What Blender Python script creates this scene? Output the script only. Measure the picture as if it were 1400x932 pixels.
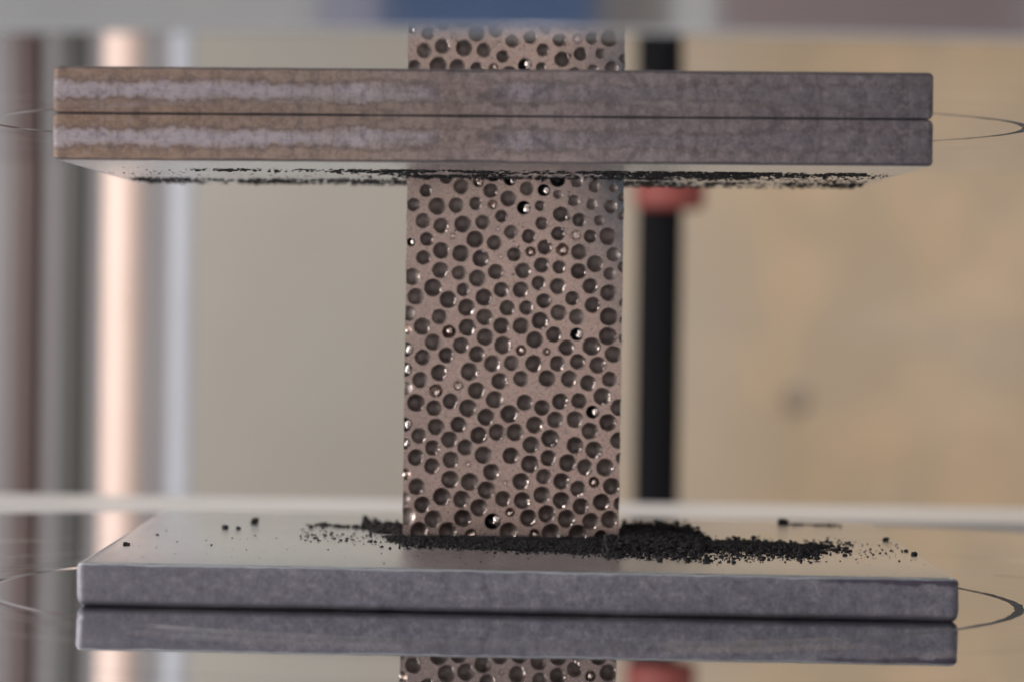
import bpy, bmesh, math, random
from mathutils import Vector, Matrix, noise, Euler
R = math.radians
random.seed(7)

for o in list(bpy.data.objects): bpy.data.objects.remove(o)
S = bpy.context.scene
S.unit_settings.scale_length = 0.01          # one unit = one centimetre
COL = S.collection

# ------------------------------------------------------------------ camera
FPX = 5000.0                                  # focal length in photograph pixels (1400 wide)
cam = bpy.data.cameras.new('camera'); camo = bpy.data.objects.new('camera', cam); COL.objects.link(camo)
cam.sensor_width = 36; cam.lens = 36*FPX/1400; cam.clip_start = 0.5; cam.clip_end = 2000
CAMM = Euler((R(90-0.76), 0, 0)).to_matrix() @ Euler((0, 0, R(0.8))).to_matrix()
camo.rotation_euler = CAMM.to_euler()
cam.dof.use_dof = True; cam.dof.focus_distance = 24.0; cam.dof.aperture_fstop = cam.lens*1e-3/(2*0.135)
S.camera = camo
S.view_settings.view_transform = 'Standard'; S.view_settings.look = 'None'
S.view_settings.exposure = 0; S.view_settings.gamma = 1

# ------------------------------------------------------------------ light
w = bpy.data.worlds.new('World'); S.world = w; w.use_nodes = True
bg = w.node_tree.nodes['Background']; bg.inputs[0].default_value = (0.78, 0.75, 0.74, 1); bg.inputs[1].default_value = 0.60
def area(name, loc, target, sx, sy, power, col):
    l = bpy.data.lights.new(name, 'AREA'); l.shape = 'RECTANGLE'; l.size = sx; l.size_y = sy; l.energy = power; l.color = col
    o = bpy.data.objects.new(name, l); COL.objects.link(o); o.location = loc
    o.rotation_euler = (Vector(target)-Vector(loc)).to_track_quat('-Z', 'Y').to_euler(); return o
area('left_key_light', (-34, 17, 9), (0, 25.4, 0), 30, 22, 38000, (1.0, 0.95, 0.92))  # broad soft key from the upper left, widened for glints on the pore rims
area('front_fill_light', (10, -30, 40), (0, 25, 0), 50, 30, 34000, (1.0, 0.93, 0.90))  # added fill above and behind the camera, brightens the plate fronts
area('warm_sheen_fill', (0.8, -4, -2.2), (0.1, 25, -0.6), 2.0, 2.0, 84, (1.0, 0.76, 0.64))  # added warm lamp behind the camera, for the sheen on the foam face
area('wall_fill_light', (5, 55, 75), (0, 88, 0), 60, 30, 80000, (1.0, 0.97, 0.93))  # added lamp overhead that lights only the background wall area

# ------------------------------------------------------------------ helpers
def ray(px, py):
    return (CAMM @ Vector(((px-700)/FPX, -(py-466)/FPX, -1))).normalized()
def hit(px, py, co, no):
    d = ray(px, py); return d * (Vector(co).dot(no)/d.dot(no))
def at_depth(px, py, y):
    d = ray(px, py); return d*(y/d.y)
def obj(name, me, mat=None, parent=None, label=None, cat=None, group=None, kind=None, loc=None, rot=None):
    if isinstance(me, bmesh.types.BMesh):
        m = bpy.data.meshes.new(name); me.to_mesh(m); me.free(); me = m
    o = bpy.data.objects.new(name, me); COL.objects.link(o)
    if mat and len(me.materials) == 0: me.materials.append(mat)
    if parent: o.parent = parent
    if loc is not None: o.location = loc
    if rot is not None: o.rotation_euler = rot
    if label: o['label'] = label
    if cat: o['category'] = cat
    if group: o['group'] = group
    if kind: o['kind'] = kind
    return o
def empty(name, loc, label, cat, group=None, rot=(0,0,0)):
    return obj(name, None, None, None, label, cat, group, None, loc, rot)
def smooth(o, angle=None):
    me = o.data
    if angle is None: me.shade_smooth()
    else: me.shade_smooth(); me.set_sharp_from_angle(angle=R(angle))
    return o
def fbm(v, s, seed=0.0, oct=3):
    return noise.fractal(Vector(v)*s + Vector((seed*13.1, seed*7.7, seed*3.3)), 0.8, 2.0, oct)

ICO = {}
for sub in (1, 2, 3):
    b_ = bmesh.new(); bmesh.ops.create_icosphere(b_, subdivisions=sub, radius=1.0)
    ICO[sub] = ([v.co.copy() for v in b_.verts], [[v.index for v in f.verts] for f in b_.faces]); b_.free()
class Soup:
    def __init__(s): s.v = []; s.f = []
    def mesh(s, name):
        m = bpy.data.meshes.new(name); m.from_pydata(s.v, [], s.f); m.update(); return m
def grain(so, c, s, seed, flat=0.75, sub=1):
    q = Euler((rnd.random()*6, rnd.random()*6, rnd.random()*6)).to_matrix()
    a, b = rnd.uniform(0.7, 1.3), rnd.uniform(0.7, 1.3); n0 = len(so.v); vs, fs = ICO[sub]
    for v in vs:
        d = q @ v; k = (1+rnd.uniform(-0.3, 0.3)) if sub == 1 else 1+0.5*fbm(d, 1.3, seed, 3)
        so.v.append((c.x+d.x*s*a*k, c.y+d.y*s*b*k, c.z+d.z*s*flat*k))
    so.f += [[n0+i for i in f] for f in fs]
class NT:
    def __init__(s, name):
        s.m = bpy.data.materials.new(name); s.m.use_nodes = True; s.t = s.m.node_tree; s.b = s.t.nodes['Principled BSDF']
        s.tc = s.t.nodes.new('ShaderNodeTexCoord')
    def n(s, ty, **k):
        nd = s.t.nodes.new('ShaderNode'+ty)
        for a, v in k.items():
            if a.startswith('i_'): nd.inputs[a[2:].replace('_', ' ')].default_value = v
            else: setattr(nd, a, v)
        return nd
    def l(s, a, b): s.t.links.new(a, b)
    def map(s, scale=(1,1,1), loc=(0,0,0), co='Object'):
        m = s.n('Mapping'); m.inputs['Scale'].default_value = scale; m.inputs['Location'].default_value = loc
        s.l(s.tc.outputs[co], m.inputs[0]); return m.outputs[0]
    def noise(s, scale, detail=4, vec=None, rough=0.55, dist=0):
        n = s.n('TexNoise'); n.inputs['Scale'].default_value = scale; n.inputs['Detail'].default_value = detail
        n.inputs['Roughness'].default_value = rough; n.inputs['Distortion'].default_value = dist
        s.l(vec if vec is not None else s.tc.outputs['Object'], n.inputs['Vector']); return n.outputs['Fac']
    def ramp(s, fac, stops, interp='LINEAR'):
        r = s.n('ValToRGB'); cr = r.color_ramp; cr.interpolation = interp
        while len(cr.elements) < len(stops): cr.elements.new(0.5)
        for e, (p, c) in zip(cr.elements, stops):
            e.position = p; e.color = (c, c, c, 1) if isinstance(c, (int, float)) else (*c, 1)
        s.l(fac, r.inputs[0]); return r.outputs[0]
    def mix(s, fac, a, b, mode='MIX'):
        m = s.n('Mix', data_type='RGBA', blend_type=mode)
        for sock, v in ((m.inputs[0], fac), (m.inputs[6], a), (m.inputs[7], b)):
            if isinstance(v, (int, float)): sock.default_value = v
            elif isinstance(v, tuple): sock.default_value = (*v, 1)
            else: s.l(v, sock)
        return m.outputs[2]
    def math(s, op, a, b=0.0, c=0.0):
        m = s.n('Math', operation=op)
        for sock, v in zip(m.inputs, (a, b, c)):
            if isinstance(v, (int, float)): sock.default_value = v
            else: s.l(v, sock)
        return m.outputs[0]
    def xyz(s, vec=None):
        m = s.n('SeparateXYZ'); s.l(vec if vec is not None else s.tc.outputs['Object'], m.inputs[0]); return m.outputs
    def bump(s, h, strength=0.3, dist=0.01, prev=None):
        b = s.n('Bump'); b.inputs['Strength'].default_value = strength; b.inputs['Distance'].default_value = dist
        s.l(h, b.inputs['Height'])
        if prev is not None: s.l(prev, b.inputs['Normal'])
        s.l(b.outputs[0], s.b.inputs['Normal']); return b.outputs[0]
    def set(s, **k):
        for a, v in k.items():
            sock = s.b.inputs[a.replace('_', ' ')]
            if isinstance(v, tuple): sock.default_value = (*v, 1)
            elif isinstance(v, (int, float)): sock.default_value = v
            else: s.l(v, sock)
        return s

# ------------------------------------------------------------------ materials
def mat_platen():
    t = NT('polished_steel')
    x, y, z = t.xyz()
    r = t.math('SQRT', t.math('ADD', t.math('MULTIPLY', x, x), t.math('MULTIPLY', y, y)))
    cv = t.n('CombineXYZ'); t.l(r, cv.inputs[0])
    rings = t.noise(14, 3, cv.outputs[0], 0.7)
    fine = t.noise(90, 2, cv.outputs[0], 0.6)
    blot = t.noise(0.7, 4)
    dust = t.noise(55, 2)
    t.set(Metallic=1.0, Base_Color=t.mix(t.ramp(blot, [(0.35, 0.0), (0.7, 1.0)]), (0.72, 0.74, 0.77), (0.80, 0.82, 0.84)))
    rr = t.math('MULTIPLY_ADD', t.ramp(fine, [(0.4, 0.0), (0.8, 1.0)]), 0.02, 0.008)
    t.set(Roughness=t.math('ADD', rr, t.math('MULTIPLY', t.ramp(dust, [(0.66, 0.0), (0.74, 1.0)]), 0.25)))
    # dark, matt colour along one stretch of the ring groove
    dg_ = t.math('LESS_THAN', t.math('ABSOLUTE', t.math('SUBTRACT', r, 3.365)), t.math('MULTIPLY_ADD', t.noise(6, 4, None, 0.7), 0.05, 0.008))
    dg_ = t.math('MULTIPLY', dg_, t.ramp(t.math('MULTIPLY_ADD', x, 0.2, t.math('MULTIPLY_ADD', t.noise(3, 4), 0.10, 0.50)), [(0.10, 0.0), (0.22, 0.78)]))
    bsock = t.b.inputs['Base Color'].links[0].from_socket
    t.set(Base_Color=t.mix(dg_, bsock, (0.016, 0.015, 0.018)), Metallic=t.math('SUBTRACT', 1.0, dg_))
    g = t.n('NewGeometry'); gz = t.math('ABSOLUTE', t.xyz(g.outputs['Normal'])[2])
    rsock = t.b.inputs['Roughness'].links[0].from_socket
    t.set(Roughness=t.math('MAXIMUM', rsock, t.ramp(gz, [(0.2, 0.10), (0.9, 0.0)])))
    rsock = t.b.inputs['Roughness'].links[0].from_socket
    t.set(Roughness=t.math('MAXIMUM', rsock, t.math('MULTIPLY', dg_, 0.9)), Specular_IOR_Level=t.math('MULTIPLY_ADD', dg_, -0.5, 0.5))
    b = t.bump(rings, 0.06, 0.0003); t.bump(fine, 0.05, 0.00005, b)
    return t.m
def mat_ground_steel():
    t = NT('ground_steel')
    v = t.map((1.5, 60, 1)); st = t.noise(4, 3, v)
    bl = t.noise(1.6, 4)
    t.set(Metallic=1.0, Base_Color=t.mix(bl, (0.88, 0.93, 0.97), (0.92, 0.95, 0.98)))
    t.set(Roughness=t.math('MULTIPLY_ADD', bl, 0.10, 0.17))
    t.bump(st, 0.1, 0.0003); return t
def mat_upper_plate():
    t = mat_ground_steel(); t.m.name = 'stained_steel'
    # stained edge: brown at the left running to violet grey on the right, with a paler mottled band
    x, y, z = t.xyz()
    v = t.map((1, 1, 1)); n1 = t.noise(2.2, 5, v, 0.6); n2 = t.noise(9, 5, v, 0.75); sp = t.noise(20, 6, v, 0.85)
    vs = t.noise(7, 5, t.map((2.2, 1, 1.0)), 0.75, 0.6)
    gx = t.math('ADD', t.math('MULTIPLY_ADD', x, 0.19, 0.46), t.math('MULTIPLY_ADD', n1, 0.30, -0.15))
    base = t.ramp(gx, [(0.0, (0.36, 0.232, 0.160)), (0.28, (0.35, 0.25, 0.195)), (0.52, (0.34, 0.265, 0.25)), (0.85, (0.20, 0.168, 0.182)), (1.0, (0.15, 0.128, 0.145))])
    band = t.math('ABSOLUTE', t.math('SUBTRACT', z, 0.145))
    band = t.math('ADD', band, t.math('MULTIPLY_ADD', n1, 0.12, -0.055))
    band = t.math('ADD', band, t.math('MULTIPLY_ADD', n2, 0.16, -0.08))
    bm = t.ramp(band, [(0.030, 1.0), (0.070, 0.0)])
    rim = t.math('MULTIPLY', t.ramp(band, [(0.048, 0.0), (0.062, 1.0)]), t.ramp(band, [(0.066, 1.0), (0.088, 0.0)]))
    palec = t.ramp(gx, [(0.0, (0.50, 0.43, 0.46)), (0.35, (0.48, 0.415, 0.45)), (0.6, (0.25, 0.215, 0.23)), (1.0, (0.16, 0.14, 0.155))])
    gap = t.ramp(t.math('ADD', t.noise(0.9, 3, t.map(loc=(5.2, 0, 0)), 0.6), t.math('MULTIPLY_ADD', n2, 0.3, -0.15)), [(0.38, 0.0), (0.47, 1.0)])
    c = t.mix(t.math('MULTIPLY', bm, gap), base, palec)
    c = t.mix(t.math('MULTIPLY', rim, 0.5), c, (0.10, 0.072, 0.075))
    c = t.mix(t.math('MULTIPLY', t.ramp(vs, [(0.48, 0.0), (0.62, 1.0)]), t.math('MULTIPLY_ADD', x, 0.10, 0.45)), c, (0.085, 0.070, 0.082))
    c = t.mix(t.math('MULTIPLY', t.ramp(sp, [(0.49, 0.0), (0.60, 1.0)]), 0.48), c, (0.075, 0.058, 0.066))
    c = t.mix(t.math('MULTIPLY', t.ramp(sp, [(0.38, 1.0), (0.48, 0.0)]), 0.38), c, (0.42, 0.36, 0.35))
    ns = t.xyz(t.n('NewGeometry').outputs['Normal'])
    mid = t.math('MULTIPLY', t.ramp(t.math('ABSOLUTE', t.math('SUBTRACT', x, 0.2)), [(0.4, 1.0), (1.5, 0.0)]), bm)
    c = t.mix(t.math('MULTIPLY', t.math('MULTIPLY', t.ramp(t.noise(11, 5, t.map((1, 1, 0.8)), 0.8), [(0.46, 0.0), (0.60, 1.0)]), mid), 0.7), c, (0.075, 0.06, 0.075))
    lines = t.noise(6, 4, t.map((1.2, 1, 26)), 0.7)
    c = t.mix(t.math('MULTIPLY', t.ramp(lines, [(0.50, 0.0), (0.70, 1.0)]), 0.35), c, (0.10, 0.08, 0.085))
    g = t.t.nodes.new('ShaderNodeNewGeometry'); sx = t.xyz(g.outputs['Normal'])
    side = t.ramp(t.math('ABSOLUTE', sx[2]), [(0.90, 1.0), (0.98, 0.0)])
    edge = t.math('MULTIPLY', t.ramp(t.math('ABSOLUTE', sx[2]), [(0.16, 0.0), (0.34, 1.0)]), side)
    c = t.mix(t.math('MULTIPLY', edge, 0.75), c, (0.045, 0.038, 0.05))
    old = t.b.inputs['Base Color'].links[0].from_socket; oldr = t.b.inputs['Roughness'].links[0].from_socket
    t.set(Base_Color=t.mix(side, old, c), Metallic=t.math('SUBTRACT', 1.0, side))
    t.set(Roughness=t.mix(side, oldr, (0.55, 0.55, 0.55)))
    t.bump(sp, 0.35, 0.004); return t.m
def mat_lower_plate():
    t = mat_ground_steel(); t.m.name = 'dull_edged_steel'
    x, y, z = t.xyz()
    n1 = t.noise(3.5, 4, t.map((1, 1, 2.5))); sp = t.noise(18, 6, None, 0.85); big = t.noise(1.1, 3, t.map(loc=(3, 1, 0)))
    c = t.mix(n1, (0.115, 0.112, 0.142), (0.205, 0.197, 0.232))
    c = t.mix(t.math('MULTIPLY', t.ramp(sp, [(0.50, 0.0), (0.62, 1.0)]), 0.6), c, (0.062, 0.054, 0.066))
    c = t.mix(t.math('MULTIPLY', t.ramp(sp, [(0.37, 1.0), (0.47, 0.0)]), 0.4), c, (0.42, 0.375, 0.38))
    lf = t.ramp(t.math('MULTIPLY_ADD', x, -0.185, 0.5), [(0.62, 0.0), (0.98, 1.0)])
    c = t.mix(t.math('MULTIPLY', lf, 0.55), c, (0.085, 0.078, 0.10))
    # dark dried smear along the top edge near the right corner
    sm = t.math('MULTIPLY', t.ramp(t.math('MULTIPLY_ADD', x, 0.5, -0.85), [(0.05, 0.0), (0.12, 1.0)]),
                t.ramp(t.math('ADD', z, t.math('MULTIPLY_ADD', t.noise(5, 4), 0.16, -0.08)), [(0.222, 0.0), (0.238, 1.0)]))
    c = t.mix(t.math('MULTIPLY', sm, 0.8), c, (0.035, 0.025, 0.05))
    bt = t.ramp(t.math('ADD', z, t.math('MULTIPLY_ADD', sp, 0.02, -0.01)), [(0.018, 1.0), (0.045, 0.0)])  # dark shadow line at the plate's foot, put into the colour
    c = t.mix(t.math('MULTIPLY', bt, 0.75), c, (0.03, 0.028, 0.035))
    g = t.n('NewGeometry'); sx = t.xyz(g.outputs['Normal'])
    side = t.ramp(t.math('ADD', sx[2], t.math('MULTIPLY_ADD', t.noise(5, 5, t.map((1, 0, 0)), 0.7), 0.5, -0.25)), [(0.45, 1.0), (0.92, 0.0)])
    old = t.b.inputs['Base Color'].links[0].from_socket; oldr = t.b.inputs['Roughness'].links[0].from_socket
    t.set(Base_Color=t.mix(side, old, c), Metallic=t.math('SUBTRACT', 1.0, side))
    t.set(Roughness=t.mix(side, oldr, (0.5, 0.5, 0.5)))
    t.bump(sp, 0.3, 0.004); return t.m
def mat_matrix():
    t = NT('cut_foam_metal')
    x, y, z = t.xyz()
    n = t.noise(3.2, 6, None, 0.7); f = t.noise(40, 4, None, 0.7); st = t.noise(10, 3, t.map((1, 1, 9)))
    ox = t.math('ADD', t.math('MULTIPLY_ADD', x, 0.55, -0.15), t.math('MULTIPLY_ADD', z, 0.22, -0.18))  # bluish dark reflection towards the upper right, put into the colour
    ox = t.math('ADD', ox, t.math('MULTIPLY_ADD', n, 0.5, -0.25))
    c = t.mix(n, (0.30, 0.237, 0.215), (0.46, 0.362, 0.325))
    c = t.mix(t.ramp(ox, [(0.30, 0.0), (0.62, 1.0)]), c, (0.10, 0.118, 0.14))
    c = t.mix(t.math('MULTIPLY', t.ramp(f, [(0.56, 0.0), (0.72, 1.0)]), 0.28), c, (0.20, 0.16, 0.15))
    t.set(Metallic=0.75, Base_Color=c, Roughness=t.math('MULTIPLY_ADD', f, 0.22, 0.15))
    b = t.bump(f, 0.35, 0.002); t.bump(st, 0.2, 0.001, b); return t.m
def mat_pore(name, a, b, rough, metal, bs=0.4):
    t = NT(name); oi = t.n('ObjectInfo'); f = t.noise(22, 4, None, 0.7)
    t.set(Base_Color=t.mix(t.mix(0.5, f, oi.outputs['Random']), a, b), Roughness=rough, Metallic=metal)
    t.bump(f, bs, 0.006); return t.m
def mat_powder():
    t = NT('black_powder'); f = t.noise(60, 3)
    t.set(Base_Color=t.mix(f, (0.011, 0.010, 0.011), (0.028, 0.026, 0.027)), Roughness=0.85); t.b.inputs['Specular IOR Level'].default_value = 0.2
    t.bump(f, 0.5, 0.003); return t.m
def mat_paint(name, a, b=None, scale=0.5, rough=0.5, metal=0.0):
    t = NT(name); b = b or tuple(v*0.8 for v in a)
    t.set(Base_Color=t.mix(t.noise(scale, 4), a, b), Roughness=rough, Metallic=metal)
    if max(a) < 0.01: t.b.inputs['Specular IOR Level'].default_value = 0.1
    return t.m
def mat_wall():
    t = NT('painted_wall'); x, y, z = t.xyz()
    n = t.noise(0.22, 3); n2 = t.noise(0.45, 2, t.map(loc=(9, 4, 2)))
    k = t.ramp(t.math('MULTIPLY_ADD', x, 0.05, 0.40), [(0.2, 0.0), (0.75, 1.0)])
    c = t.mix(k, (0.385, 0.362, 0.322), (0.255, 0.192, 0.125))
    c = t.mix(t.math('MULTIPLY', t.math('MULTIPLY', k, t.ramp(n2, [(0.42, 0.0), (0.75, 1.0)])), 0.35), c, (0.46, 0.31, 0.17))
    c = t.mix(t.math('MULTIPLY', t.ramp(n, [(0.4, 0.0), (0.7, 1.0)]), 0.25), c, (0.30, 0.27, 0.24))
    t.set(Base_Color=c, Roughness=0.7); return t.m

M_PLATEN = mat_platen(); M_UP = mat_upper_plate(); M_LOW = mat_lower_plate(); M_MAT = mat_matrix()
M_PORE = mat_pore('dark_pore_lining', (0.12, 0.094, 0.086), (0.22, 0.175, 0.155), 0.42, 0.30, 0.7)
M_FAINT = mat_pore('clogged_pore_lining', (0.13, 0.10, 0.09), (0.17, 0.135, 0.12), 0.40, 0.3)
M_BLACK = mat_pore('open_black_pore', (0.004, 0.004, 0.006), (0.010, 0.009, 0.012), 0.4, 0.0)
M_SHINE = mat_pore('bare_bright_metal', (0.46, 0.38, 0.34), (0.62, 0.53, 0.49), 0.22, 1.0, 0.8)
M_WALLMET = mat_pore('bare_pore_wall', (0.78, 0.68, 0.63), (0.90, 0.82, 0.78), 0.27, 0.75, 0.9)
M_POW = mat_powder(); M_WALL = mat_wall()

# ------------------------------------------------------------------ platens (test machine)
PC = (-0.04, 24.0); PR = 8.75; LOWZ, UPZ = -1.98, 1.08
LROT, UROT = R(0.25), R(-0.36)
LN = Vector((math.sin(LROT), 0, math.cos(LROT))); UN = Vector((math.sin(UROT), 0, math.cos(UROT)))
LCO = Vector((PC[0], PC[1], LOWZ)); UCO = Vector((PC[0], PC[1], UPZ))
def lathe(profile, seg=360):
    bm = bmesh.new(); rings = []
    for r, z in profile:
        if r == 0: rings.append([bm.verts.new((0, 0, z))]); continue
        rings.append([bm.verts.new((r*math.cos(2*math.pi*i/seg), r*math.sin(2*math.pi*i/seg), z)) for i in range(seg)])
    for a, b in zip(rings, rings[1:]):
        for i in range(seg):
            j = (i+1) % seg
            if len(a) == 1: bm.faces.new((a[0], b[i], b[j]))
            elif len(b) == 1: bm.faces.new((a[i], b[0], a[j]))
            else: bm.faces.new((a[i], b[i], b[j], a[j]))
    bmesh.ops.recalc_face_normals(bm, faces=bm.faces); return bm
def platen_profile(h, e=0.07):
    p = [(0, 0)]
    for gr, gw, gd in ((3.365, 0.08, 0.005), (3.62, 0.02, 0.0008), (3.76, 0.03, 0.001), (4.35, 0.02, 0.003), (5.6, 0.02, 0.003)):
        p += [(gr-gw/2-0.004, 0), (gr-gw/2, 0), (gr-gw*0.12, -gd), (gr+gw*0.12, -gd), (gr+gw/2, 0), (gr+gw/2+0.004, 0)]
    p.append((PR-e-0.005, 0))
    for k in range(7):
        a = math.pi/2*(1-k/6); p.append((PR-e+e*math.cos(a), -e+e*math.sin(a)))
    p += [(PR, -e-0.008), (PR, -h), (0, -h)]; return p
bm = lathe(platen_profile(3.0))
lp = empty('compression_platen', LCO, 'lower round polished steel platen with ring grooves carrying the single dark edged plate', 'platen', 'polished round platens of the press', (0, LROT, 0))
smooth(obj('platen_disc', bm, M_PLATEN, lp), 20)
bm = lathe(platen_profile(4.0, 0.015)); bmesh.ops.rotate(bm, verts=bm.verts, matrix=Matrix.Rotation(math.pi, 3, 'X'))
up = empty('compression_platen', UCO, 'upper round polished steel platen mirroring the brown stained plate beneath it', 'platen', 'polished round platens of the press', (0, UROT, 0))
smooth(obj('platen_disc', bm, M_PLATEN, up), 20)

# ------------------------------------------------------------------ square bearing plates
def plate_bm(W, D, T, seed, rb=0.03, rbot=0.03, re=0.05, N=150):
    bm = bmesh.new(); rings = []
    xs = []
    for k in range(6): a = math.pi/2*k/5; xs.append((-W/2+re*(1-math.sin(a)) , re*(1-math.cos(a))*1.0))
    xs = [(-W/2+re*(1-math.cos(math.pi/2*k/5)), re*(1-math.sin(math.pi/2*k/5))) for k in range(6)]
    full = xs + [(-W/2+re+(W-2*re)*i/N, 0) for i in range(1, N)] + [(-x, s) for x, s in reversed(xs)]
    for x, s in full:
        pts = []
        corners = ((-D/2, 0, 180, rbot), (-D/2, T, 90, rb), (D/2, T, 0, rb), (D/2, 0, -90, rbot))
        for cy, cz, a0, r in corners:
            wob = 1+0.35*fbm((x, cy, cz), 2.2, seed)+0.2*fbm((x, cy, cz), 9, seed+1); rr = max(r*wob, r*0.6)
            cyy = cy + (rr if cy < 0 else -rr); czz = cz + (rr if cz == 0 else -rr)
            for k in range(5):
                a = R(a0 - 90*k/4) if cy < 0 else R(a0 - 90*k/4)
                a = {180: R(270-90*k/4), 90: R(180-90*k/4), 0: R(90-90*k/4), -90: R(0-90*k/4)}[a0]
                py, pz = cyy+rr*math.cos(a), czz+rr*math.sin(a)
                if cy < 0: py += 0.004*fbm((x, 0, pz), 3, seed+2)
                f = (D/2-s)/(D/2)
                pz = T/2+(pz-T/2)*(1-s*0.85/(T/2))
                pts.append(bm.verts.new((x + (0.010*fbm((0, py*0.3, pz), 7, seed+3+(x>0)) if abs(x)>W/2-re else 0), py*f, pz)))
        rings.append(pts)
    n = len(rings[0])
    for a, b in zip(rings, rings[1:]):
        for i in range(n): bm.faces.new((a[i], a[(i+1) % n], b[(i+1) % n], b[i]))
    bm.faces.new(rings[0]); bm.faces.new(list(reversed(rings[-1])))
    bmesh.ops.recalc_face_normals(bm, faces=bm.faces); return bm
T1, T2, PD, PDU = 0.272, 0.288, 5.4, 4.75
def centre_on(pxl, pxr, py, co, no):
    a = hit(pxl, py-8, co, no); b = hit(pxr, py+8, co, no); return (a+b)/2, (b-a).length
c, wl = centre_on(106, 1310, 839, LCO, LN)
LPX = c.x; print('lower plate', c, wl)
def on_low(x, y, h=0.0): return Vector((x, y, LOWZ-(x-PC[0])*math.tan(LROT)+h))
def on_up(x, y, h=0.0): return Vector((x, y, UPZ-(x-PC[0])*math.tan(UROT)-h))
FY = 22.5
o = smooth(obj('bearing_plate', plate_bm(5.44, PD, T1, 1, 0.036, 0.05), M_LOW, None,
    'square steel plate with violet grey edge on the lower platen, strewn with black powder', 'metal plate', None, None,
    on_low((712.5-700)/FPX*22.5, FY+PD/2, 0.001), (0, LROT, 0)), 60)
bm = plate_bm(5.42, PDU, T2, 5, 0.009, 0.022, 0.045)
xo = (671-700)/FPX*22.5
o = smooth(obj('bearing_plate', bm, M_UP, None,
    'square steel plate with brown to violet stained edge against the upper platen', 'metal plate', None, None,
    on_up(xo, FY+PDU/2, T2+0.001), (0, UROT, 0)), 60)

# ------------------------------------------------------------------ foam sample
SY, SD = 25.4, 1.2
LT = LCO+LN*(T1+0.001); UB = UCO-UN*(T2+0.001)
def zlow(x): return LT.z-(x-LT.x)*math.tan(LROT)
def zup(x): return UB.z-(x-UB.x)*math.tan(UROT)
pl = at_depth(551.5, 600, SY); pr = at_depth(848.5, 600, SY)
SX0, SX1 = pl.x, pr.x; SXC = (SX0+SX1)/2; SW = SX1-SX0; ZB = zlow(SXC)
sample = empty('foam_sample', (SXC, SY+SD/2, ZB), 'upright porous grey brown metal foam block full of round holes squeezed between the two plates', 'foam block')
K = 160/1105
tiles = {
 'A': (540, 230, "305,60,50 485,85,62 625,175,68 785,130,52,b 925,60,72,k 1085,110,62,h 293,213,57 903,213,65 1070,290,70 175,345,60 400,360,78 578,352,68 765,335,60 920,345,45,b 1005,455,57 265,497,67 437,545,70 640,530,75 828,512,65 970,575,25,b 545,643,35,b 1095,605,62 300,670,62 755,673,77 938,706,67 438,778,75 622,805,77 998,838,25,b 810,853,75 268,845,65 150,700,42,h"),
 'B': (700, 230, "245,70,45 140,195,62 300,210,62,h 430,105,78,k 430,250,42,f 610,130,55,f 585,310,55,f 780,175,57,f 955,190,38,f 110,375,68,h 265,357,48 755,345,52,f 930,365,62,f 460,437,70 280,522,58 635,490,62 825,495,50,f 160,645,65 435,620,63 605,635,47,b 738,645,60 905,645,78 310,747,68 175,790,50,b 475,770,62,b 630,792,70 955,815,65,f 20,815,65 280,915,70 445,935,60 785,905,75 1040,280,40,f 1040,450,40,f"),
 'C': (540, 355, "430,100,73 605,125,66 778,177,76 952,115,70 165,162,75 360,265,80 645,285,60 1003,285,68 195,348,75 503,378,78 840,358,77 677,453,77 1060,457,70 130,507,68 421,540,70 845,542,75 258,630,77 510,680,65,b 683,640,78 1005,625,75 360,777,75 625,808,73 852,730,76 1020,807,78 105,845,70,h 262,920,70 485,900,70 775,890,73 105,660,45,b"),
 'D': (700, 355, "105,105,70 445,72,62 628,110,72 922,135,60,f 252,222,65 432,252,72 738,252,70 912,315,75 82,287,72 300,390,67 570,367,65 762,430,72 135,455,65 438,502,72 612,540,70 912,540,80 265,578,77 85,627,75 610,705,65,h 395,707,72 905,720,80 213,755,76 85,855,50,b 328,868,38,b 515,830,70 752,817,80 955,890,75 1045,70,50,f 1050,410,40,f 1045,570,35,f 1045,740,40,f"),
 'E': (540, 480, "770,30,73 920,115,75 1100,110,68 418,200,75 705,190,80 240,270,72 385,370,65,b 600,320,48,b 990,280,75 770,370,78 100,345,62 198,485,80 525,470,72 370,535,70 690,535,80 940,455,78 1080,590,80 860,620,77 388,710,75 600,690,72 790,790,77 965,762,75 95,690,70,h 228,797,70 515,832,75 357,910,70 665,905,72 95,170,70,h 90,870,55,h"),
 'F': (700, 480, "205,115,77 430,115,70 620,97,70 810,130,75 85,258,70 330,255,75 540,258,75 718,297,72 920,262,68 120,483,72 283,530,70 455,473,73 632,467,70 852,425,77 760,572,65,h 1010,530,75 213,693,77 408,645,75 595,643,75 905,670,77 735,750,76 30,763,78 360,820,80 520,760,18,b 180,880,76 595,885,75 1005,840,75 775,930,78"),
 'G': (540, 610, "200,103,75 350,183,72 528,125,75 835,80,78 690,165,28,b 1095,85,75 910,240,75 90,260,55,b 205,378,75 520,310,80 705,333,80 865,412,80 1040,340,28,b 1020,493,73 443,473,80 630,497,78 85,490,60 258,548,75 795,575,80 110,655,78 362,683,78 640,675,80 920,705,80,h 1085,620,45,b 230,795,80 500,795,82 715,825,50,b 1075,800,82"),
 'H': (700, 610, "345,108,72 170,165,80 525,153,80 690,193,73 880,197,80 85,328,77 300,282,70 467,327,75 625,397,72 775,335,52,b 940,373,77 98,508,77 283,455,77 465,507,77 650,565,75 845,523,77 1030,110,50 1020,540,60 330,635,80 153,672,78 515,680,80 745,707,77 920,685,77 210,825,48,b 370,815,85 625,825,85 840,850,60"),
}
pores = []
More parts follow.
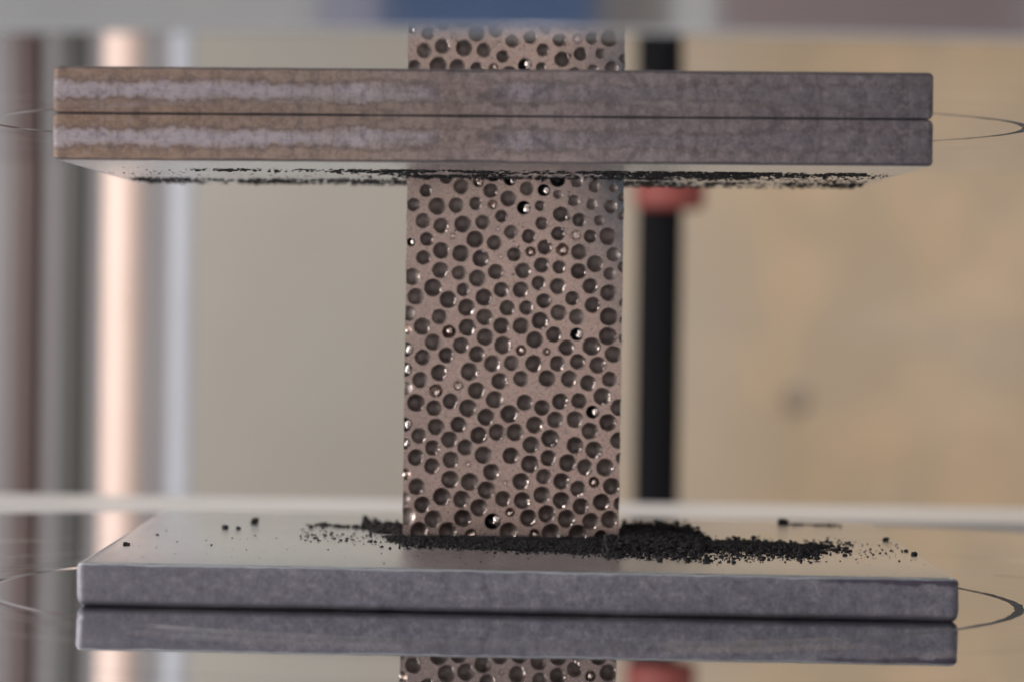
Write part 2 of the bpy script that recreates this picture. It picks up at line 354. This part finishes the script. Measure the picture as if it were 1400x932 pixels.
for k, (ox, oy, s) in tiles.items():
    for e in s.split():
        q = e.split(','); x, y, r = (float(v) for v in q[:3]); ty = q[3] if len(q) > 3 else 'n'
        P = at_depth(ox+x*K, oy+y*K, SY); rr = r*K/FPX*SY
        if any((P-p).length < 0.55*(rr+pr_) for p, pr_, _ in pores): continue
        pores.append((P, rr, ty))
rnd = random.Random(3)
spheres = []                                   # (centre, radius, type)
for P, r, ty in pores:
    if ty == 'b': Rr, dep = r*1.03, r*0.02
    elif ty == 'f': Rr, dep = r*1.20, -r*0.62
    elif ty in 'kh': Rr, dep = r*1.02, r*0.3
    else: Rr, dep = r*1.085, r*rnd.uniform(-0.08, 0.22)
    spheres.append((Vector((P.x, SY+dep, P.z)), Rr, ty))
for side in (0, 1):                            # cut pores on the two flanks
    n = 0
    for tr in range(900):
        r = rnd.uniform(0.042, 0.056); c = Vector(((SX0, SX1)[side]+rnd.uniform(-0.01, 0.01), SY+rnd.uniform(0.14, SD-0.06), rnd.uniform(ZB+0.08, zup(SXC)-0.08)))
        if all((c-s[0]).length > (r+s[1])*1.06 for s in spheres): spheres.append((c, r, 'n')); n += 1
        if n >= 34: break
def to_local(v): return v-Vector((SXC, SY+SD/2, ZB))
# block
bm = bmesh.new(); bmesh.ops.create_cube(bm, size=1.0)
es = [e for e in bm.edges if abs((e.verts[0].co-e.verts[1].co).z) > 0.5]; bmesh.ops.subdivide_edges(bm, edges=es, cuts=110, use_grid_fill=True)
for v in bm.verts:
    X, Y, Zz = v.co.x, v.co.y, v.co.z
    x = X*SW; z0 = zlow(SXC+x)-ZB; z1 = zup(SXC+x)-ZB
    z = z0+(z1-z0)*(Zz+0.5)
    j = 0.0045*fbm((X*3, Y*5, z), 11, 4)+0.003*fbm((X*3, Y*5, z), 40, 5)
    v.co = Vector((x+(j-0.002)*(1 if X > 0 else -1), Y*SD, z))
bmesh.ops.recalc_face_normals(bm, faces=bm.faces)
bmesh.ops.triangulate(bm, faces=bm.faces)
block = bpy.data.meshes.new('metal_matrix'); bm.to_mesh(block); bm.free()
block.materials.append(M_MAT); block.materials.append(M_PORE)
bo = obj('metal_matrix', block, None, sample)
# non-touching groups of cutters
groups = []
for i, (c, r, ty) in enumerate(spheres):
    for g in groups:
        if all((c-spheres[j][0]).length > (r+spheres[j][1])*1.09 for j in g): g.append(i); break
    else: groups.append([i])
tmp = []
for gi, g in enumerate(groups):
    vv = []; ff = []
    for i in g:
        c, r, ty = spheres[i]; lc = to_local(c)
        vs, fs = ICO[3 if r > 0.03 else 2]; n0 = len(vv)
        amp = {'b': 0.20, 'n': 0.06, 'f': 0.05, 'k': 0.06, 'h': 0.05}[ty]
        rm = Euler((rnd.random()*6, rnd.random()*6, 0)).to_matrix()
        for v in vs:
            d = rm @ v; q = 1+amp*fbm(d, 1.8 if ty != 'b' else 2.6, i*0.37)*0.8
            q = min(q, 1.07) if ty != 'b' else min(q, 1.03)
            vv.append(lc+d*r*q)
        ff += [[n0+k for k in f] for f in fs]
    m = bpy.data.meshes.new('cutter'); m.from_pydata(vv, [], ff); m.update(); m.materials.append(M_MAT); m.materials.append(M_PORE)
    for p in m.polygons: p.material_index = 1
    co = obj('cutter', m); co.location = sample.location; tmp.append(co)
    md = bo.modifiers.new('b%d' % gi, 'BOOLEAN'); md.object = co; md.operation = 'DIFFERENCE'; md.solver = 'MANIFOLD'
bpy.context.view_layer.update()
dg = bpy.context.evaluated_depsgraph_get()
res = bpy.data.meshes.new_from_object(bo.evaluated_get(dg))
bo.modifiers.clear()
for co in tmp: m = co.data; bpy.data.objects.remove(co); bpy.data.meshes.remove(m)
# split the linings off as parts
from mathutils import kdtree
kd = kdtree.KDTree(len(spheres))
for i, s in enumerate(spheres): kd.insert(to_local(s[0]), i)
kd.balance()
buck = {}; keep = []
for p in res.polygons:
    if p.material_index == 1:
        best, bd = None, 1e9
        for cc, i, d in kd.find_n(p.center, 5):
            e = abs(d/spheres[i][1]-1)
            if e < bd: best, bd = i, e
        buck.setdefault(best, []).append(p.index)
    else: keep.append(p.index)
def sub_mesh(name, src, idx, mat, sm):
    vm = {}; vs = []; fs = []
    for fi in idx:
        f = []
        for vi in src.polygons[fi].vertices:
            if vi not in vm: vm[vi] = len(vs); vs.append(src.vertices[vi].co[:])
            f.append(vm[vi])
        fs.append(f)
    m = bpy.data.meshes.new(name); m.from_pydata(vs, [], fs); m.update()
    m.polygons.foreach_set('use_smooth', [sm]*len(fs)); m.materials.append(mat); return m
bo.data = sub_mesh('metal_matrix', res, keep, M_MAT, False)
PM = {'n': M_PORE, 'f': M_FAINT, 'b': M_SHINE, 'k': M_BLACK, 'h': M_BLACK}
for i, idx in buck.items():
    c, r, ty = spheres[i]; m = sub_mesh('pore', res, idx, PM[ty], True); P = obj('pore', m, None, sample); P['src'] = i
    if ty in 'nf' and SY-0.08 < c.y < SY+0.09 and rnd.random() < 0.93:      # lining chipped off along one side: bare metal
        m.materials.append(M_WALLMET); lc = to_local(c); hgt = (lc.z/2.5)
        an = R(rnd.gauss(-28+24*hgt, 9)); ux, uz = math.cos(an), math.sin(an); thr = rnd.uniform(0.50, 0.80)
        if rnd.random() < 0.22: thr = rnd.uniform(0.80, 0.93)
        for p in m.polygons:
            d = (p.center-lc)/r; k = d.x*ux+d.z*uz
            if k > thr+0.16*fbm(p.center, 28, i) and d.y < 0.62: p.material_index = 1
    # torn bright metal left inside half open pores, and slivers of bright shell on others
def crumple(name, c, sx, sy, sz, seed, sub=3, amp=0.35, mat=M_SHINE):
    bm = bmesh.new(); bmesh.ops.create_icosphere(bm, subdivisions=sub, radius=1.0)
    for v in bm.verts:
        d = v.co.normalized(); q = 1+amp*fbm(d, 1.7, seed)
        v.co = Vector((c.x+d.x*sx*q, c.y+d.y*sy*q, c.z+d.z*sz*q))
    return smooth(obj(name, bm, mat, sample))
for P in [o for o in sample.children if o.name.startswith('pore')]:
    i = P['src']; c, r, ty = spheres[i]; del P['src']
    if ty not in 'nf' or not (SY-0.08 < c.y < SY+0.09) or c.x < SX0+r*0.6 or c.x > SX1-r*0.9: continue
    low = min(1, max(0, (zup(SXC)-c.z)/2.5))
    if rnd.random() > 0.50+0.42*low: continue
    for q in range(rnd.choice((1, 1, 2, 3))):
        an = R(rnd.gauss(-2-30*low, 12+10*q)); rr_ = r*rnd.uniform(0.80, 0.90); bm = bmesh.new()
        vs, fs = ICO[2]; ta = rnd.uniform(0.22, 0.5)*r/(1+q*0.5); ra = rnd.uniform(0.10, 0.20)*r; sd = rnd.random()*40
        bv = []
        for v in vs:
            k = 1+0.45*fbm(v, 1.6, sd); tx = v.z*ta*k; rx = v.x*ra*k-0.35*tx*tx/r; dy = v.y*r*0.22*k
            ax = rr_+rx; bv.append(bm.verts.new(to_local(c)+Vector((ax*math.cos(an)-tx*math.sin(an), -(c.y-SY)+r*0.17+dy, ax*math.sin(an)+tx*math.cos(an)))))
        for f in fs: bm.faces.new([bv[k] for k in f])
        smooth(obj('metal_burr', bm, M_SHINE, P))
for i, (c, r, ty) in enumerate(spheres):
    if ty == 'h':
        l = to_local(c)+Vector((r*0.50, r*0.10, 0)); crumple('metal_burr', l, r*0.48, r*0.40, r*0.72, i*1.3)
    elif ty == 'b' and r > 0.028 and rnd.random() < 0.75:
        l = to_local(c)+Vector((r*rnd.uniform(-0.1, 0.35), r*0.45, rnd.uniform(-0.3, 0.3)*r)); crumple('metal_burr', l, r*0.38, r*0.35, r*0.5, i*1.3, 2, 0.6)

sp_ = Soup()
def specks(n, x0, y0, x1, y1, sd, s0, s1):
    for _ in range(n):
        t_ = rnd.random(); p = at_depth(x0+(x1-x0)*t_+rnd.gauss(0, sd), y0+(y1-y0)*t_+rnd.gauss(0, 2), SY)
        if not SX0+0.01 < p.x < SX1-0.01: continue
        grain(sp_, to_local(Vector((p.x, SY-0.0005, p.z))), rnd.uniform(s0, s1), rnd.random()*50, 1.0)
specks(26, 716, 285, 698, 400, 2.5, 0.002, 0.008); specks(14, 778, 262, 776, 315, 2.5, 0.003, 0.009); specks(70, 560, 245, 845, 735, 60, 0.002, 0.006)
specks(16, 560, 242, 845, 246, 1, 0.006, 0.015)
# ------------------------------------------------------------------ black powder
obj('dark_speck', sp_.mesh('dark_speck'), M_POW, sample, kind='stuff')
PLC = Vector((LT.x, LT.y, LT.z))
def on_plate(px, py): return hit(px, py, LT, LN)
XC = (712.5-700)/FPX*22.5
def inside(p, m=0.04): return abs(p.x-XC) < 2.71-m and FY+m < p.y < FY+PD-m
bm = Soup()
def spread(n, x0, x1, yf, sdy, s0, s1, h=0.0, dens=None):
    fine = s1 > 0.01
    for _ in range(int(n*1.9) if fine else n):
        px = rnd.uniform(x0, x1)
        py = yf(px)+rnd.gauss(0, sdy)
        p = on_plate(px, py)
        if not inside(p): continue
        if SX0-0.01 < p.x < SX1+0.01 and SY-0.005 < p.y < SY+SD: continue
        s = (s0+(s1-s0)*rnd.random()**3.0)*(0.78 if fine else 1)
        p.z += s*0.35+h*rnd.random()
        grain(bm, p, s, rnd.random()*50)
lin = lambda pts: (lambda x: next((a[1]+(b[1]-a[1])*(x-a[0])/(b[0]-a[0]) for a, b in zip(pts, pts[1:]) if a[0] <= x <= b[0]), pts[-1][1]))
spread(1500, 530, 850, lin([(530, 736), (600, 743), (700, 748), (850, 753)]), 2.0, 0.008, 0.022, 0.002)
spread(900, 545, 850, lin([(545, 741), (700, 747), (850, 755)]), 4.0, 0.005, 0.022)
spread(900, 560, 860, lin([(560, 738), (700, 743), (860, 748)]), 2.5, 0.010, 0.026, 0.006)
spread(1500, 825, 960, lin([(825, 745), (880, 742), (960, 748)]), 7.5, 0.010, 0.034, 0.03)
spread(500, 850, 950, lin([(850, 727), (900, 725), (950, 734)]), 4.5, 0.010, 0.030, 0.03)
spread(1000, 940, 1118, lin([(940, 747), (1030, 748), (1118, 754)]), 4.2, 0.008, 0.028, 0.015)
spread(260, 840, 1110, lin([(840, 757), (950, 762), (1110, 760)]), 3.5, 0.006, 0.022)
spread(70, 1100, 1165, lin([(1100, 748), (1165, 749)]), 5, 0.008, 0.026)
spread(70, 1110, 1265, lin([(1110, 750), (1265, 750)]), 9, 0.004, 0.014)
spread(60, 1065, 1150, lin([(1065, 716), (1150, 718)]), 1.0, 0.008, 0.020)
spread(200, 495, 552, lin([(495, 716), (552, 727)]), 3.5, 0.010, 0.032, 0.01)
spread(70, 430, 520, lin([(430, 717), (520, 722)]), 1.2, 0.008, 0.024)
spread(80, 410, 550, lin([(410, 731), (550, 738)]), 4.5, 0.005, 0.018)
spread(70, 180, 560, lin([(180, 742), (560, 746)]), 9, 0.002, 0.007)
spread(260, 560, 1250, lin([(560, 757), (1250, 757)]), 8, 0.002, 0.007)
# heap body beneath the grains
def mound(cx, cy, rx, ry, h, seed, nn=46):
    g = [[None]*(nn+1) for _ in range(nn+1)]
    for i in range(nn+1):
        for j in range(nn+1):
            u, v = -1+2*i/nn, -1+2*j/nn; x, y = cx+u*rx, cy+v*ry
            d = math.sqrt(u*u+v*v)*(1+0.35*fbm((x, y, 0), 4, seed))
            hh = h*max(0, 1-d)**0.8*(0.75+0.5*fbm((x, y, 0), 14, seed+1))+0.008*fbm((x, y, 0), 45, seed+2)*(d < 1)
            z = zlow(x)+(hh if d < 1 else -0.01)
            g[i][j] = (x, y, z, len(bm.v)); bm.v.append((x, y, z))
    for i in range(nn):
        for j in range(nn):
            q = (g[i][j], g[i+1][j], g[i+1][j+1], g[i][j+1])
            if all(v[2] < zlow(v[0])-0.005 for v in q): continue
            bm.f.append([v[3] for v in q])
mound(0.92, 25.75, 0.50, 0.85, 0.07, 3); mound(0.15, 25.25, 1.0, 0.30, 0.03, 6); mound(1.5, 25.0, 0.75, 0.4, 0.045, 9); mound(-0.85, 26.0, 0.18, 0.35, 0.07, 12)
obj('black_powder', bm.mesh('black_powder'), M_POW, None, 'matt black powder heaped and strewn round the foot of the foam sample', 'powder', None, 'stuff')
# powder clinging under the upper plate
bm = Soup()
def under(n, x0, x1, d0, d1, s0, s1, gap=0.5):
    for _ in range(int(n*1.2)):
        px = rnd.uniform(x0, x1); y = rnd.uniform(d0, d1); x = (px-700)/FPX*y
        if fbm((x, y*0.6, 0), 2.2, 21) < gap-0.5 and rnd.random() < 0.8: continue
        if abs(x-xo) > 2.64 or y > FY+PDU-0.04: continue
        s = (s0+(s1-s0)*rnd.random()**3)*0.8
        grain(bm, Vector((x, y, zup(x)-s*0.2)), s, rnd.random()*50, 0.45)
under(2200, 250, 1180, 23.75, 24.3, 0.006, 0.026, 0.50)
under(3400, 160, 1230, 25.9, 27.2, 0.006, 0.028, 0.48)
under(1500, 140, 1230, 23.7, 27.1, 0.004, 0.014, 0.5)
for k in range(7):
    under(330, 560-20*k, 900+42*k, 24.9-0.13*k, 25.4+0.05*k, 0.006, 0.024, 0.42)
for k in range(8):
    under(200, 780+18*k+rnd.uniform(-20, 20), 1000+30*k, 23.9+0.05*k, 24.9+0.1*k, 0.006, 0.020, 0.50)
obj('clinging_powder', bm.mesh('clinging_powder'), M_POW, None, 'ragged black powder stuck to the underside of the upper plate', 'powder', None, 'stuff')
# single crumbs large enough to pick out
crumbs = [(348, 713, 0.034, 'largest round black crumb standing alone on the left half of the lower plate'),
 (308, 720, 0.024, 'round black crumb farthest left of the three in a row behind on the lower plate'),
 (326, 721, 0.018, 'small flat black crumb between the two round crumbs on the left of the lower plate'),
 (173, 743, 0.019, 'oblong black crumb beside the left front corner of the lower plate'),
 (215, 729, 0.009, 'tiny black crumb alone near the left edge of the lower plate'),
 (289, 743, 0.008, 'tiny black speck in front of the round crumbs on the lower plate'),
 (425, 719, 0.020, 'round black crumb at the left end of the crumb row left of the sample'),
 (1070, 714, 0.040, 'dark lump at the left end of the rear crumb row on the right'),
 (1211, 737, 0.022, 'flat black crumb near the right rear side edge of the lower plate'),
 (1250, 757, 0.022, 'flat black crumb closest to the right front corner of the lower plate'),
 (1239, 752, 0.015, 'small black crumb just behind the one nearest the right corner'),
 (966, 767, 0.026, 'left one of two black crumbs in front of the heap'),
 (1003, 768, 0.019, 'right one of two black crumbs in front of the heap')]
for px, py, s, lab in crumbs:
    p = on_plate(px, py+2); bm = Soup(); grain(bm, Vector((0, 0, s*0.45)), s, rnd.random()*50, 0.7, 3)
    obj('powder_crumb', bm.mesh('powder_crumb'), M_POW, None, lab, 'crumb', 'loose black crumbs on the lower plate', None, p)

# ------------------------------------------------------------------ background
def box_bm(x0, x1, y0, y1, z0, z1, bev=0.1):
    bm = bmesh.new(); bmesh.ops.create_cube(bm, size=1)
    for v in bm.verts: v.co = Vector(((x0+x1)/2+v.co.x*(x1-x0), (y0+y1)/2+v.co.y*(y1-y0), (z0+z1)/2+v.co.z*(z1-z0)))
    bmesh.ops.bevel(bm, geom=bm.edges[:], offset=bev, segments=2, affect='EDGES', clamp_overlap=True); return bm
obj('back_wall', box_bm(-60, 60, 90, 92, -40, 60), M_WALL, kind='structure')
def rod(name, px0, px1, D, col, label, cat, group=None, rough=0.4, metal=0.0, z0=-22, z1=30, coll=None, colb=None):
    a = at_depth(px0, 466, D); b = at_depth(px1, 466, D); r = (b.x-a.x)/2
    bm = lathe([(0, z0), (r*0.9, z0), (r, z0+r*0.1), (r, z1-r*0.1), (r*0.9, z1), (0, z1)], 48)
    e = empty(name, ((a.x+b.x)/2, D+r, 0), label, cat, group)
    smooth(obj('shaft', bm, mat_paint(name+'_finish', col, colb, 0.4, rough, metal), e), 30)
    bm = lathe([(0, z0-0.3), (r*1.3, z0-0.3), (r*1.3, z0+0.5), (r*1.02, z0+0.5), (0, z0+0.5)], 48)
    smooth(obj('foot_flange', bm, M_PLATEN, e), 30); return e
rg = 'upright rods of the press frame'
rod('guide_rod', 137, 191, 52, (0.60, 0.46, 0.40), 'bright peach coloured upright rod blurred behind the left end of the plates', 'rod', rg, 0.45)
rod('guide_rod', 229, 262, 60, (0.42, 0.44, 0.49), 'thin pale bluish rod blurred beside the grey green wall panel on the left', 'rod', rg, 0.4)
rod('guide_rod', 12, 56, 56, (0.05, 0.028, 0.025), 'dark maroon upright rod blurred at the far left', 'rod', rg, 0.5)
rod('guide_rod', 76, 118, 56, (0.035, 0.035, 0.032), 'dark grey green upright rod between the maroon and peach rods', 'rod', rg, 0.5)
obj('side_panel', box_bm(at_depth(-260, 466, 72).x, at_depth(240, 466, 72).x, 72, 73.5, -30, 45), mat_paint('grey_panel_paint', (0.175, 0.165, 0.17), None, 0.3), None,
    'mid grey upright panel blurred behind the rods on the far left', 'panel')
e = rod('support_post', 870, 932, 51.4, (0.003, 0.003, 0.004), 'black upright post with a red collar blurred to the right of the foam sample', 'post', None, 0.85)
r = 0.32
bm = lathe([(0.3, 0), (0.44, 0), (0.50, 0.06), (0.50, 0.8), (0.44, 0.88), (0.3, 0.88)], 48)
c = smooth(obj('collar', bm, mat_paint('red_collar_paint', (0.15, 0.024, 0.018), None, 0.5, 0.7), e, loc=(0.13, 0, 1.20)), 30)
obj('rear_ledge', box_bm(-30, 30, 34.3, 37.0, -6.0, -2.10, 0.08), mat_paint('ledge_paint', (0.36, 0.35, 0.35), (0.19, 0.185, 0.18), 0.35, 0.35), None,
    'pale grey ledge running across behind the lower platen', 'ledge')
# dim stain spot on the wall
st = bmesh.new(); bmesh.ops.create_circle(st, cap_ends=True, segments=32, radius=0.42)
p = at_depth(1088, 540, 89.99)
obj('bolt_head', lathe([(0, 0.12), (0.28, 0.12), (0.36, 0.05), (0.36, 0), (0, 0)], 32), mat_paint('bolt_finish', (0.21, 0.165, 0.12)), None,
    'small dark round bolt head blurred on the tan wall right of the post', 'bolt', None, None, (p.x, 89.99, p.z), (R(90), 0, 0)); st.free()
# coloured boards added behind the camera to be mirrored in the upper platen rim
def board(name, x0, x1, z0, z1, y, col, label, cat):
    obj(name, box_bm(x0, x1, y-1, y, z0, z1, 0.2), mat_paint(name+'_paint', col, None, 0.1), None, label, cat)
board('blue_board', -12.5, 8.5, 4, 40, -60, (0.05, 0.13, 0.33), 'added blue board mirrored as a blurred blue streak in the upper platen rim', 'cabinet')
board('white_board', -60, -19, 4, 40, -60, (0.80, 0.80, 0.80), 'added white board mirrored in the left of the upper platen rim', 'cupboard')
board('lilac_board', -18.9, -12.6, 4, 40, -60.3, (0.50, 0.50, 0.66), 'added pale lilac board mirrored between white and blue in the upper platen rim', 'curtain')
board('beige_board', 8.6, 15.9, 4, 40, -60.3, (0.26, 0.23, 0.21), 'added grey beige board mirrored right of the blue streak in the rim', 'door')
board('narrow_white_board', 16, 20, 4, 30, -58, (0.80, 0.80, 0.80), 'added narrow white board mirrored as a small pale patch in the rim', 'paper roll')
board('mauve_board', 20.1, 62, 4, 40, -60, (0.36, 0.27, 0.27), 'added dusty mauve board mirrored in the right of the upper platen rim', 'screen')
